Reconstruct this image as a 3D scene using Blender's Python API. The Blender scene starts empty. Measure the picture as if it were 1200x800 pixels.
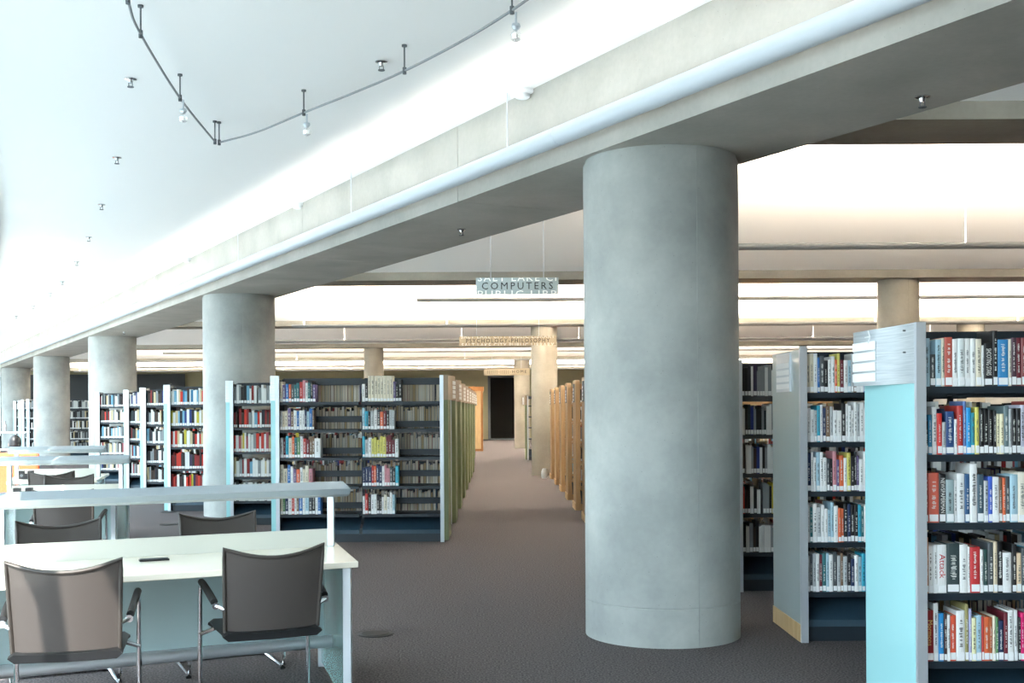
import bpy, bmesh, math, random
from mathutils import Vector, Matrix
random.seed(7)
PI = math.pi
scene = bpy.context.scene
C = scene.collection

# ------------------------------------------------------------------ camera
cd = bpy.data.cameras.new('camera'); cam = bpy.data.objects.new('camera', cd); C.objects.link(cam)
cd.sensor_width = 36; cd.lens = 40.5; cd.shift_x = 18/1200; cd.shift_y = 79/1200; cd.clip_end = 400
cam.matrix_world = Matrix.Translation((0, 0, 1.47)) @ Matrix.Rotation(PI/2, 4, 'X') @ Matrix.Rotation(-.006, 4, 'Z')
scene.camera = cam
# ------------------------------------------------------------------ light
w = bpy.data.worlds.new('sky'); scene.world = w; w.use_nodes = True
bg = w.node_tree.nodes['Background']; bg.inputs[0].default_value = (.74, .90, 1.0, 1); bg.inputs[1].default_value = 4.2
sd = bpy.data.lights.new('sun', 'SUN'); sd.energy = 8.0; sd.angle = .01; sd.color = (1, .95, .87)
sun = bpy.data.objects.new('sun', sd); C.objects.link(sun); sun.location = (-10, -20, 30)
tr = Vector((.15, .9, 0)).normalized() * math.cos(math.radians(47)); tr.z = -math.sin(math.radians(47))
sun.rotation_euler = tr.to_track_quat('-Z', 'Y').to_euler()
vs = scene.view_settings
vs.view_transform = 'Standard'; vs.look = 'None'; vs.gamma = 1; vs.exposure = 1.27; vs.use_curve_mapping = False
UPLIGHT = 190.0        # strength of the tubular uplights

# ------------------------------------------------------------------ materials
def lin(h):
    if isinstance(h, str):
        h = h.lstrip('#')
        if len(h) == 3: h = ''.join(c*2 for c in h)
        v = [int(h[i:i+2], 16)/255 for i in (0, 2, 4)]
    else: v = h
    return tuple(c/12.92 if c <= .04045 else ((c+.055)/1.055)**2.4 for c in v) + (1,)
M = {}
def mat(name, col, rough=.6, metal=0, noise=None, bump=0, coat=0, emit=0, stretch=(1, 1, 1), spec=.5):
    m = bpy.data.materials.new(name); m.use_nodes = True; M[name] = m
    nt = m.node_tree; b = nt.nodes['Principled BSDF']
    b.inputs['Base Color'].default_value = lin(col); b.inputs['Roughness'].default_value = rough
    b.inputs['Metallic'].default_value = metal; b.inputs['Coat Weight'].default_value = coat
    b.inputs['Specular IOR Level'].default_value = spec
    if emit: b.inputs['Emission Color'].default_value = lin(col); b.inputs['Emission Strength'].default_value = emit
    if noise:
        c2, sc, det = noise
        tc = nt.nodes.new('ShaderNodeTexCoord'); mp = nt.nodes.new('ShaderNodeMapping'); mp.inputs['Scale'].default_value = stretch
        nz = nt.nodes.new('ShaderNodeTexNoise'); nz.inputs['Scale'].default_value = sc; nz.inputs['Detail'].default_value = det
        rp = nt.nodes.new('ShaderNodeValToRGB'); rp.color_ramp.elements[0].position = .34; rp.color_ramp.elements[1].position = .66
        rp.color_ramp.elements[0].color = lin(col); rp.color_ramp.elements[1].color = lin(c2)
        L = nt.links
        L.new(tc.outputs['Object'], mp.inputs[0]); L.new(mp.outputs[0], nz.inputs['Vector']); L.new(nz.outputs[0], rp.inputs[0]); L.new(rp.outputs[0], b.inputs['Base Color'])
        if bump:
            bp = nt.nodes.new('ShaderNodeBump'); bp.inputs['Strength'].default_value = bump; bp.inputs['Distance'].default_value = .01
            L.new(nz.outputs[0], bp.inputs['Height']); L.new(bp.outputs[0], b.inputs['Normal'])
    return m
def concrete(name, a, b_, pits=True):
    m = mat(name, a, .75, 0, (b_, 1.6, 8), .15)
    nt = m.node_tree; b = nt.nodes['Principled BSDF']; L = nt.links
    src = b.inputs['Base Color'].links[0].from_socket
    tc = nt.nodes.new('ShaderNodeTexCoord')
    n2 = nt.nodes.new('ShaderNodeTexNoise'); n2.inputs['Scale'].default_value = 28; n2.inputs['Detail'].default_value = 6
    vo = nt.nodes.new('ShaderNodeTexVoronoi'); vo.inputs['Scale'].default_value = 22
    r2 = nt.nodes.new('ShaderNodeValToRGB'); r2.color_ramp.elements[0].position = .03; r2.color_ramp.elements[1].position = .07
    r2.color_ramp.elements[0].color = (.45, .45, .45, 1); r2.color_ramp.elements[1].color = (1, 1, 1, 1)
    r1 = nt.nodes.new('ShaderNodeValToRGB'); r1.color_ramp.elements[0].color = (.84, .84, .84, 1); r1.color_ramp.elements[1].color = (1.0, 1.0, 1.0, 1)
    m1 = nt.nodes.new('ShaderNodeMixRGB'); m1.blend_type = 'MULTIPLY'; m1.inputs[0].default_value = 1
    m2 = nt.nodes.new('ShaderNodeMixRGB'); m2.blend_type = 'MULTIPLY'; m2.inputs[0].default_value = .7 if pits else 0
    L.new(tc.outputs['Object'], n2.inputs['Vector']); L.new(tc.outputs['Object'], vo.inputs['Vector'])
    L.new(n2.outputs[0], r1.inputs[0]); L.new(vo.outputs['Distance'], r2.inputs[0])
    L.new(src, m1.inputs[1]); L.new(r1.outputs[0], m1.inputs[2]); L.new(m1.outputs[0], m2.inputs[1]); L.new(r2.outputs[0], m2.inputs[2])
    L.new(m2.outputs[0], b.inputs['Base Color'])
    return m
concrete('concrete', '#939896', '#b6bab6')
concrete('beam_concrete', '#a9a8a1', '#bbb9b2')
concrete('inner_concrete', '#8f897d', '#a39c8e', False)
mat('ceiling_white', '#f1f2f1', .9)
mat('vault_white', '#faf8f4', .9)
mat('carpet', '#3a3738', .95, 0, ('#6f696a', 85, 3), .6, spec=.1)
mat('tube_white', '#c6d0d8', .4); mat('tube_grey', '#999a98', .5)
mat('lamp_glow', '#fff1de', .5, emit=UPLIGHT); mat('lamp_glow_day', '#fff3e4', .5, emit=UPLIGHT*.16)
mat('wall_paint', '#cfccc4', .85); mat('dark_wall', '#2b2f30', .6); mat('yellow_wall', '#9a9474', .8)
mat('black', '#050506', .6); mat('shelf_dark', '#1b2730', .45); mat('shelf_blue', '#2c4352', .4)
mat('aluminium', '#c9d0d6', .35, .55); mat('brushed_plate', '#d3dade', .3, .6, ('#bcc5ca', 4, 3), stretch=(1, 1, 40))
mat('hood_metal', '#9aa6ad', .4, .3); mat('track_grey', '#888d90', .45, .3); mat('chrome', '#d8dadd', .12, 1.0); mat('dark_rubber', '#141416', .55)
mat('turquoise_glass', '#a3dce0', .22, 0, coat=.5); mat('turquoise_glass_dim', '#a3b4b6', .3, 0, coat=.4); mat('turquoise_glass_shaded', '#616948', .55)  # grey and green: the turquoise glass with shade and reflection painted in
mat('pale_glass', '#d9e2dc', .3, 0); mat('desk_glass', '#b6ced1', .25, 0, coat=.3)
mat('maple', '#e8dcc2', .35, 0, ('#efe6d2', 6, 4), coat=.2, stretch=(1, 12, 1)); mat('desk_cream', '#f3ecdb', .25, 0, coat=.4)
mat('wood', '#94744e', .5, 0, ('#a5855c', 5, 6), stretch=(6, 6, .7)); mat('wood_pale', '#cdb083', .5, 0, ('#bd9c6c', 5, 6), stretch=(6, 6, .7))
mat('wood_orange', '#8a5a28', .5, 0, ('#a06a30', 5, 6), stretch=(6, 6, .7)); mat('plate_wood_reflection', '#8d7a64', .4, .3)  # brown of the label plates is reflected wood painted onto brushed metal
mat('card', '#eef1f2', .6); mat('ink', '#141416', .6); mat('ink_grey', '#5a5f63', .6); mat('letter_pale', '#e9ebe6', .5)
mat('mesh_frame', '#38332f', .5); mat('seat_black', '#17191b', .45, 0, coat=.2)
mat('orange_fabric', '#e0633a', .8, 0, ('#d05a35', 60, 2)); mat('skin', '#c99378', .55); mat('hair', '#0c0b0c', .45)
mat('jacket', '#3d3432', .85); mat('trousers', '#23262c', .85); mat('white_metal', '#e6e9ea', .4); mat('pages', '#d8d2c4', .8, 0, ('#c4bdac', 60, 2), stretch=(40, 1, 1))
mat('facade_metal', '#c7cdd0', .4, .4); mat('paving', '#8f908c', .9, 0, ('#83847f', 3, 4)); mat('floor_box', '#1c1d1f', .5); mat('sign_metal', '#9aa5a4', .35, .6); mat('sign_bronze', '#b3a58c', .4, .4)
mat('yellow_card', '#d8c84a', .6)
# see-through mesh cloth of the chairs, thin window glass, book colours carried by the object / by the mesh
def mix_transparent(name, col, fac, rough=.8, glossy=False):
    m = bpy.data.materials.new(name); m.use_nodes = True; M[name] = m; nt = m.node_tree
    out = nt.nodes['Material Output']; t = nt.nodes.new('ShaderNodeBsdfTransparent'); mx = nt.nodes.new('ShaderNodeMixShader'); mx.inputs[0].default_value = fac
    b = nt.nodes['Principled BSDF']
    if glossy: b = nt.nodes.new('ShaderNodeBsdfGlossy'); b.inputs['Color'].default_value = lin(col)
    else: b.inputs['Base Color'].default_value = lin(col)
    b.inputs['Roughness'].default_value = rough
    nt.links.new(t.outputs[0], mx.inputs[1]); nt.links.new(b.outputs[0], mx.inputs[2]); nt.links.new(mx.outputs[0], out.inputs[0])
    return m
mix_transparent('mesh_cloth', '#48423f', .9); mix_transparent('window_glass', '#ffffff', .06, .02, True); mix_transparent('lens', '#ffffff', .5, .05, True)
mix_transparent('clear_frost', '#dcddd3', .75, .35); mix_transparent('end_glass', '#9fc6c4', .62, .2)
m = mat('added_blind_cloth', '#eef0ef', .9); nt = m.node_tree; tl = nt.nodes.new('ShaderNodeBsdfTranslucent'); tl.inputs[0].default_value = (.8, .85, .88, 1); mx = nt.nodes.new('ShaderNodeMixShader'); mx.inputs[0].default_value = .6
nt.links.new(nt.nodes['Principled BSDF'].outputs[0], mx.inputs[1]); nt.links.new(tl.outputs[0], mx.inputs[2]); nt.links.new(mx.outputs[0], nt.nodes['Material Output'].inputs[0])
m = mat('book_cover', '#888', .45); nt = m.node_tree; oi = nt.nodes.new('ShaderNodeObjectInfo'); nt.links.new(oi.outputs['Color'], nt.nodes['Principled BSDF'].inputs['Base Color'])
m = mat('book_mass', '#888', .6); nt = m.node_tree; at = nt.nodes.new('ShaderNodeVertexColor'); at.layer_name = 'Col'; nt.links.new(at.outputs['Color'], nt.nodes['Principled BSDF'].inputs['Base Color'])

# ------------------------------------------------------------------ helpers
def box(bm, x0, x1, y0, y1, z0, z1):
    v = [bm.verts.new(p) for p in ((x0,y0,z0),(x1,y0,z0),(x1,y1,z0),(x0,y1,z0),(x0,y0,z1),(x1,y0,z1),(x1,y1,z1),(x0,y1,z1))]
    return [bm.faces.new([v[i] for i in f]) for f in ((3,2,1,0),(4,5,6,7),(0,1,5,4),(1,2,6,5),(2,3,7,6),(3,0,4,7))]
def prism(bm, pts, z0, z1):                       # pts: plan polygon, counter-clockwise
    a = [bm.verts.new((p[0], p[1], z0)) for p in pts]; b = [bm.verts.new((p[0], p[1], z1)) for p in pts]
    n = len(pts); bm.faces.new(a[::-1]); bm.faces.new(b)
    for i in range(n): bm.faces.new((a[i], a[(i+1) % n], b[(i+1) % n], b[i]))
def sweep(bm, path, prof, closed_prof=True, cap=True, up=Vector((0, 0, 1))):   # prof: (side, up) pairs
    path = [Vector(p) for p in path]; rings = []
    for i, p in enumerate(path):
        d = (path[min(i+1, len(path)-1)] - path[max(i-1, 0)]).normalized()
        u = up if abs(d.dot(up)) < .95 else Vector((0, 1, 0))
        s = d.cross(u).normalized(); t = s.cross(d).normalized()
        rings.append([bm.verts.new(p + s*a + t*b) for a, b in prof])
    n = len(prof)
    for a, b in zip(rings, rings[1:]):
        for i in range(n if closed_prof else n-1): bm.faces.new((a[i], a[(i+1) % n], b[(i+1) % n], b[i]))
    if cap and closed_prof: bm.faces.new(rings[0][::-1]); bm.faces.new(rings[-1])
def circ(r, n=12): return [(r*math.cos(2*PI*i/n), r*math.sin(2*PI*i/n)) for i in range(n)]
def trough(r, half, n=22, th=.006, turn=0):               # round pipe open at the top
    a0, a1 = PI/2+half+turn, PI/2-half+2*PI+turn
    A = [(a0+(a1-a0)*i/n) for i in range(n+1)]
    return [(r*math.cos(t), r*math.sin(t)) for t in A] + [((r-th)*math.cos(t), (r-th)*math.sin(t)) for t in A[::-1]]
def tube(bm, path, r, n=12): sweep(bm, path, circ(r, n))
def lathe(bm, prof, n=24, c=(0, 0)):              # prof: (r, z)
    rings = [[bm.verts.new((c[0]+r*math.cos(2*PI*i/n), c[1]+r*math.sin(2*PI*i/n), z)) for i in range(n)] for r, z in prof]
    for a, b in zip(rings, rings[1:]):
        for i in range(n): bm.faces.new((a[i], a[(i+1) % n], b[(i+1) % n], b[i]))
    bm.faces.new(rings[0][::-1]); bm.faces.new(rings[-1])
def obj(name, bm, material, parent=None, smooth=False, bevel=0, loc=None):
    me = bm
    if isinstance(bm, bmesh.types.BMesh):
        bmesh.ops.recalc_face_normals(bm, faces=bm.faces)
        me = bpy.data.meshes.new(name); bm.to_mesh(me); bm.free()
        me.materials.append(M[material])
        if smooth:
            for p in me.polygons: p.use_smooth = True
            try: me.set_sharp_from_angle(angle=.7)
            except Exception: pass
    o = bpy.data.objects.new(name, me); C.objects.link(o)
    if parent: o.parent = parent
    if loc: o.location = loc
    if bevel:
        b = o.modifiers.new('bevel', 'BEVEL'); b.width = bevel; b.segments = 2; b.limit_method = 'ANGLE'
    return o
def tag(o, label, cat, group=None):
    o['label'] = label; o['category'] = cat
    if group: o['group'] = group
    return o
def thing(name, label, cat, loc=(0, 0, 0), rz=0, group=None):
    o = bpy.data.objects.new(name, None); C.objects.link(o); o.empty_display_size = .1
    o.location = loc; o.rotation_euler = (0, 0, rz)
    return tag(o, label, cat, group)
def struct(name, bm, material, smooth=False, label=None, cat=None):
    o = obj(name, bm, material, smooth=smooth) if bm else bpy.data.objects.new(name, None)
    if not bm: C.objects.link(o)
    o['kind'] = 'structure'
    if label: o['label'] = label
    if cat: o['category'] = cat
    return o
def copy_tree(root, loc, rz, label):
    r = root.copy(); C.objects.link(r); r.location = loc; r.rotation_euler = (0, 0, rz); r['label'] = label
    for ch in list(root.children):
        c = ch.copy(); C.objects.link(c); c.parent = r
        for g in list(ch.children):
            d = g.copy(); C.objects.link(d); d.parent = c
    return r
def B(): return bmesh.new()
def bxm(*a): b = B(); box(b, *a); return b
_txt = {}
def text_mesh(s, size, spacing=1.0, depth=.002):
    key = (s, size, spacing)
    if key in _txt: return _txt[key]
    cu = bpy.data.curves.new('lettering', 'FONT'); cu.body = s; cu.size = size; cu.align_x = 'CENTER'; cu.align_y = 'CENTER'; cu.extrude = depth; cu.space_character = spacing; cu.resolution_u = 2
    t = bpy.data.objects.new('lettering', cu); C.objects.link(t)
    me = bpy.data.meshes.new_from_object(t.evaluated_get(bpy.context.evaluated_depsgraph_get()))
    bpy.data.objects.remove(t); bpy.data.curves.remove(cu); _txt[key] = me
    return me
def text(name, s, size, material, parent, loc, rot, spacing=1.0, fit=None, clip=None):
    me = text_mesh(s, size, spacing).copy(); me.materials.clear(); me.materials.append(M[material])
    if clip:                                       # keep local y below / above a line
        b = B(); b.from_mesh(me); y, keep_above = clip
        bmesh.ops.bisect_plane(b, geom=b.verts[:]+b.edges[:]+b.faces[:], plane_co=(0, y, 0), plane_no=(0, 1, 0), clear_inner=keep_above, clear_outer=not keep_above)
        b.to_mesh(me); b.free()
    o = bpy.data.objects.new(name, me); C.objects.link(o); o.parent = parent; o.location = loc; o.rotation_euler = rot
    if fit:
        wd = max(v.co.x for v in me.vertices) - min(v.co.x for v in me.vertices)
        k = fit/wd; o.scale = (k, 1, 1)
    return o

# ------------------------------------------------------------------ the place
def beam_x(y): return 1.075 - .5375*(y - 7.525)                 # axis of the long concrete beam
def facade_x(y): return -6.05 - .43*(y-13.9) - .0068*(y-13.9)**2
U = Vector((-4.709, 8.7616, 0)).normalized(); N = Vector((-U.y, U.x, 0))   # N points to the window side
SOF, CEIL, INSOF = 3.08, 3.667, 3.30
YB, YF, XR = -2.6, 56.0, 17.0

def vault_z(y):
    for y0, y1 in zip([-10.1]+BY, BY+[60.7]):
        if y0 <= y <= y1:
            t = max(-1, min(1, 2*(y-y0-.34)/(y1-y0-.68)-1)); return INSOF+.11+.95*(1-abs(t)**2.8)
BY = [-1.2, 7.7, 16.7, 25.5, 34.3, 43.1, 51.9]
def strip(bm, ys, left, right, z):
    prev = None
    for y in ys:
        a, b = bm.verts.new((left(y), y, z)), bm.verts.new((right(y), y, z))
        if prev: bm.faces.new((prev[0], prev[1], b, a))
        prev = (a, b)
ys = [YB + i*(YF-YB)/40 for i in range(41)]
b = B(); strip(b, ys, facade_x, lambda y: XR, 0); struct('floor', b, 'carpet')
b = B(); box(b, -120, 60, -60, 120, -.6, -.12); struct('ground', b, 'paving')
ceil = struct('ceiling', None, None)
b = B()
for ya, yb in zip(ys, ys[1:]): prism(b, [(facade_x(ya)+.02, ya), (beam_x(ya), ya), (beam_x(yb), yb), (facade_x(yb)+.02, yb)], CEIL, CEIL+.12)
bmesh.ops.remove_doubles(b, verts=b.verts[:], dist=1e-4); obj('window_side_ceiling', b, 'ceiling_white', ceil)
b = B(); prism(b, [(beam_x(YB-.5)-.5, YB-.5), (XR+.5, YB-.5), (XR+.5, YF+2), (beam_x(YF+2)-.5, YF+2)], 4.55, 4.7); obj('roof_slab', b, 'ceiling_white', ceil)
# cross beams and white vaults between them
BY = [-1.2, 7.7, 16.7, 25.5, 34.3, 43.1, 51.9]
for y in BY:
    b = B(); xl = beam_x(y)+.35
    prism(b, [(beam_x(y-.35)+.1, y-.35), (XR, y-.35), (XR, y+.35), (beam_x(y+.35)+.1, y+.35)], INSOF, CEIL+.2)
    o = struct('cross_beam', b, 'inner_concrete'); tag(o, 'concrete cross beam under the white vaults', 'beam', 'cross beams'); del o['category']
for y0, y1 in zip([-10.1]+BY, BY+[60.7]):
    b = B(); a0, a1 = y0+.34, y1-.34; n = 20; prev = None
    for i in range(n+1):
        y = a0+(a1-a0)*i/n; z = vault_z(y)
        p, q = b.verts.new((beam_x(y)+.3, y, z)), b.verts.new((XR, y, z))
        if prev: b.faces.new((prev[0], prev[1], q, p))
        prev = (p, q)
    obj('vault', b, 'vault_white', ceil, smooth=True)
# the long diagonal beam, cast in lengths with recessed joints
cuts = [-16, -7.0, 1.9, 5.6, 9.9, 18.4, 27.8, 37.2, 46.6, 56]
origin = Vector((1.075, 7.525, 0))
beam = struct('main_beam', None, None)
beam['label'] = 'long diagonal concrete beam carried by the thick round columns'
def bpt(s, n, z): return origin + U*s + N*n + Vector((0, 0, z))
for s0, s1 in zip(cuts, cuts[1:]):
    b = B(); g = .004
    v = [b.verts.new(bpt(s, n, z)) for s in (s0+g, s1-g) for n, z in ((-.53, SOF), (.53, SOF), (.53, CEIL+.05), (-.53, CEIL+.05))]
    for f in ((0,1,2,3),(7,6,5,4),(0,4,5,1),(1,5,6,2),(2,6,7,3),(3,7,4,0)): b.faces.new([v[i] for i in f])
    obj('beam_length', b, 'beam_concrete', beam)
# joint seams on the window face
# round columns
def column(x, y, r, top, material, label, seam_ang):
    o = struct('column', None, None); o.location = (x, y, 0); o['label'] = label
    b = B(); lathe(b, [(r, 0), (r, .235), (r-.003, .238), (r-.003, .243), (r, .246), (r, top-.03), (r-.012, top-.012), (r-.012, top)], 72)
    obj('shaft', b, material, o, smooth=True)
    for a in (seam_ang, seam_ang+PI):
        b = B(); box(b, -.0025, .0025, -.002, .0025, .01, top-.02); s = obj('formwork_seam', b, material, o)
        s.location = ((r)*math.cos(a), r*math.sin(a), 0); s.rotation_euler = (0, 0, a+PI/2)
    return o
clabs = ['broad concrete column beside the frosted glass bookcase ends', 'concrete column rising behind the reading desk lamp rail', 'concrete column beside the row of turquoise-edged bookcases',
         'slim-looking concrete column behind the seated reader', 'farthest concrete column under the diagonal beam']
for k in range(5): column(1.075-4.709*k, 7.525+8.7616*k, .5, SOF, 'concrete', clabs[k], -1.25)
for i, (x, y) in enumerate([(5.83, 16.7), (1.06, 25.5), (10.5, 25.5), (-3.65, 34.3), (5.7, 34.3), (.95, 43.1), (10.3, 16.7-9)]):
    if i == 6: continue
    column(x, y, .29, INSOF, 'inner_concrete', ['slim concrete column rising behind the near bookcases', 'slim concrete column standing in the aisle by the wooden bookcases', 'slim concrete column under the second cross beam',
           'slim concrete column behind the half-empty bookcase', 'slim concrete column hidden deep among the stacks', 'slim concrete column beside the dark doorway'][i], -1.4)
# walls
struct('wall_right', bxm(XR, XR+.2, YB, YF, 0, 4.6), 'wall_paint')
struct('wall_behind', bxm(facade_x(YB)+.1, XR, YB-.2, YB, 0, 4.6), 'wall_paint')  # unseen wall, brought close behind the camera to cut frontal light
b = B(); box(b, -34, -.30, YF-.2, YF, 0, 4.6); box(b, 1.05, XR, YF-.2, YF, 0, 4.6); box(b, -.30, 1.05, YF-.2, YF, 2.98, 4.6); struct('wall_far', b, 'yellow_wall')
b = B(); box(b, -.6, 1.5, YF+2.6, YF+2.8, -.1, 3.3); box(b, -.7, -.6, YF, YF+2.8, -.1, 3.3); box(b, 1.4, 1.5, YF, YF+2.8, -.1, 3.3); box(b, -.7, 1.5, YF, YF+2.8, 3.2, 3.3); box(b, -.7, 1.5, YF-.05, YF+2.8, -.1, -.003); struct('wall_doorway_dark', b, 'black')  # black shell stands in for the unlit darkness past the doorway
d = struct('door_1', None, None); d.location = (0, YF-.25, 0)
obj('door_frame', bxm(-.42, -.30, 0, .1, 0, 3.05), 'ink_grey', d); obj('door_frame', bxm(1.05, 1.12, 0, .1, 0, 3.05), 'ink_grey', d); obj('door_frame', bxm(-.42, 1.12, 0, .1, 2.98, 3.08), 'ink_grey', d)
obj('threshold', bxm(-.3, 1.05, -.02, .15, 0, .02), 'aluminium', d); obj('door_leaf', bxm(1.0, 1.05, .3, 1.6, 0.02, 2.97), 'black', d); obj('push_bar', bxm(.96, .99, .7, .75, .9, 1.15), 'aluminium', d)
# dark glazed screen far left behind the stacks
dw = struct('window_2', None, None); dw.location = (-24, YF-.35, 0)
for i in range(3):
    obj('pane', bxm(i*3+.05, i*3+2.95, 0, .03, .1, 3.25), 'dark_wall', dw); obj('mullion', bxm(i*3-.05, i*3+.05, -.04, .06, 0, 3.3), 'black', dw)
# curved glass front on the window side
fw = struct('window_1', None, None)
def fpt(y): return Vector((facade_x(y), y, 0))
fy = [-3.18]
while fy[-1] < 55:
    y = fy[-1]; sl = -.43-.0136*(y-13.9); fy.append(y + 1.55/math.sqrt(1+sl*sl))
for ya, yb in zip(fy, fy[1:]):
    p, q = fpt(ya), fpt(yb); d = (q-p); L = d.length; ang = math.atan2(d.y, d.x)
    for nm, mt, a in (('pane', 'window_glass', (.03, L-.03, -.006, .006, .14, 3.56)), ('header', 'ceiling_white', (0, L, -.05, .08, 3.56, 3.80)), ('sill', 'facade_metal', (0, L, -.06, .06, 0, .14))):
        o = obj(nm, bxm(*a), mt, fw); o.location = p; o.rotation_euler = (0, 0, ang)
    if 2.9 < (ya+yb)/2 < 15:                        # unseen blinds added to keep direct sun off the desks
        bl = obj('added_sun_blind', bxm(.04, L-.04, -.06, -.055, 2.42 if ya < 4.2 else 1.2, 3.5), 'added_blind_cloth', fw); bl.location = p; bl.rotation_euler = (0, 0, ang)
    o = obj('mullion', bxm(-.025, .025, -.04, .04, .14, 3.56), 'facade_metal', fw); o.location = p; o.rotation_euler = (0, 0, ang)

# ------------------------------------------------------------------ lights and fittings of the ceiling
# tubular uplight along the main beam
t = thing('beam_uplight', 'long pale tube uplight running along the diagonal concrete beam', 'light')
b = B(); sweep(b, [bpt(-15.5, .64, 3.225), bpt(55, .64, 3.225)], trough(.064, .45, turn=.3)); obj('tube', b, 'tube_white', t, smooth=True)
b = B(); sweep(b, [bpt(-15.5, .622, 3.225), bpt(55, .622, 3.225)], [(-.013, -.003), (.013, -.003), (.013, .003), (-.013, .003)]); obj('lamp_strip', b, 'lamp_glow_day', t)
for s in (-8, -3.5, .9, 3.9, 7.7, 12.5, 17.3, 22.1, 26.9, 31.7, 36.5, 41.3):
    b = B(); tube(b, [bpt(s, .64, 3.17), bpt(s, .64, CEIL)], .005, 6); obj('hanger_rod', b, 'aluminium', t)
for s in (-12, -5, .2, 5.8, 11, 17, 23, 29, 35):
    b = B(); sweep(b, [bpt(s-.006, .64, 3.225), bpt(s+.006, .64, 3.225)], trough(.0655, .45, turn=.3)); obj('sleeve_joint', b, 'tube_white', t, smooth=True)
ul_lab = 'grey tube uplight hung across the stacks beyond the PSYCHOLOGY-PHILOSOPHY sign'
for i, (y, x1) in enumerate([(12.66, 14), (18.6, 14), (24.2, 14), (29.5, 14), (35.1, 14), (41.1, 14), (46.3, 14), (51.0, 14)]):
    x0 = beam_x(y)+3.6
    t = thing('ceiling_uplight', ['grey tube uplight over the near bookcases, in front of the COMPUTERS sign', 'grey tube uplight passing just behind the COMPUTERS sign', 'grey tube uplight passing just behind the PSYCHOLOGY-PHILOSOPHY sign'][i] if i < 3 else ul_lab, 'light', (x0, y, 3.25), 0, 'tube uplights across the stacks')
    b = B(); sweep(b, [(0, 0, 0), (x1-x0, 0, 0)], trough(.054, 1.32, 16)); obj('tube', b, 'tube_grey', t, smooth=True)
    obj('lamp_strip', bxm(.05, x1-x0-.05, -.028, .028, .003, .0095), 'lamp_glow', t)
    for k in range(int((x1-x0)/3)+1):
        zt = vault_z(y)-3.25
        b = B(); tube(b, [(.25+k*3, 0, -.04), (.25+k*3, 0, zt)], .007, 6); obj('hanger_rod', b, 'aluminium', t)
# sprinklers
def sprinkler(x, y, z, label, group):
    t = thing('sprinkler', label, 'sprinkler', (x, y, z), 0, group)
    b = B(); lathe(b, [(.04, 0), (.04, -.006), (.02, -.012), (.014, -.03)], 12); obj('escutcheon', b, 'chrome', t, smooth=True)
    b = B(); tube(b, [(-.012, 0, -.028), (-.012, 0, -.055)], .003, 5); tube(b, [(.012, 0, -.028), (.012, 0, -.055)], .003, 5); obj('frame_arms', b, 'ink_grey', t)
    b = B(); lathe(b, [(.022, -.055), (.022, -.059)], 10); obj('deflector', b, 'ink_grey', t)
for x, y in [(-2.405, 7.609), (-3.272, 9.966), (-4.181, 12.228), (-5.122, 14.502), (-6.146, 16.899), (-7.318, 19.444), (-8.279, 21.403), (-9.6, 23.9), (-11, 26.4), (-.714, 7.268)]:
    sprinkler(x, y, CEIL, 'small sprinkler head on the white ceiling beside the windows', 'sprinklers on the window-side ceiling')
for s, n in ((-1.9, -.28), (3.1, -.1), (9.6, .1), (18, .1)):
    p = bpt(s, n, SOF); sprinkler(p.x, p.y, SOF, 'sprinkler head under the diagonal concrete beam', 'sprinklers under the beam')
sprinkler(4.95, 12.2, vault_z(12.2), 'sprinkler head on the white vault above the near bookcases', None)
# smoke detectors
for x, y, l in [(.19, 7.95, 'white round smoke detector at the top of the beam, nearest the track lights'), (-2.10, 12.25, 'white round smoke detector at the beam above the second column'), (-4.45, 16.6, 'white round smoke detector farther along the beam')]:
    t = thing('smoke_detector', l, 'detector', (x, y, CEIL), 0, 'smoke detectors along the beam')
    b = B(); lathe(b, [(.085, 0), (.085, -.02), (.078, -.028)], 24); obj('base', b, 'white_metal', t, smooth=True)
    b = B(); lathe(b, [(.055, -.028), (.052, -.05), (.04, -.058)], 24); obj('sensor', b, 'white_metal', t, smooth=True)
# bent track with spotlights
def track(label, path, rods, spots):
    base = Vector(path[0])
    t = thing('track_light', label, 'light', (base.x, base.y, 3.51), 0, 'track lights')
    pts = []
    P = [Vector((p[0]-base.x, p[1]-base.y, 0)) for p in path]
    for i in range(len(P)-1):                      # smooth through the points
        p0, p1, p2, p3 = P[max(i-1, 0)], P[i], P[i+1], P[min(i+2, len(P)-1)]
        for k in range(8):
            u = k/8; pts.append(.5*((2*p1)+(p2-p0)*u+(2*p0-5*p1+4*p2-p3)*u*u+(3*p1-p0-3*p2+p3)*u**3))
    pts.append(P[-1])
    b = B(); tube(b, pts, .0075, 8); obj('rail', b, 'track_grey', t, smooth=True)
    for i in rods:
        p = P[i]; b = B(); tube(b, [p, p+Vector((0, 0, CEIL-3.51))], .005, 6); lathe(b, [(.016, CEIL-3.51-.012), (.016, CEIL-3.51)], 10, (p.x, p.y)); lathe(b, [(.012, -.02), (.012, .02)], 8, (p.x, p.y)); obj('hanger_rod', b, 'ink_grey', t)
    for i in spots:
        p = P[i]
        b = B(); lathe(b, [(.006, -.01), (.006, -.07)], 8, (p.x+.02, p.y)); lathe(b, [(.02, -.07), (.024, -.085), (.014, -.10)], 12, (p.x+.02, p.y)); s = obj('spot_body', b, 'aluminium', t, smooth=True)
        b = B(); lathe(b, [(.014, -.10), (.030, -.125), (.026, -.15), (.01, -.16)], 14, (p.x+.02, p.y)); obj('lamp_glass', b, 'lens', s, smooth=True)
track('bent metal track with spotlights, arm nearer the windows', [(-1.55, 4.6), (-1.818, 5.719), (-1.915, 6.238), (-2.054, 7.52), (-2.125, 8.74)], [1, 2, 3, 4], [3])
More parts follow.
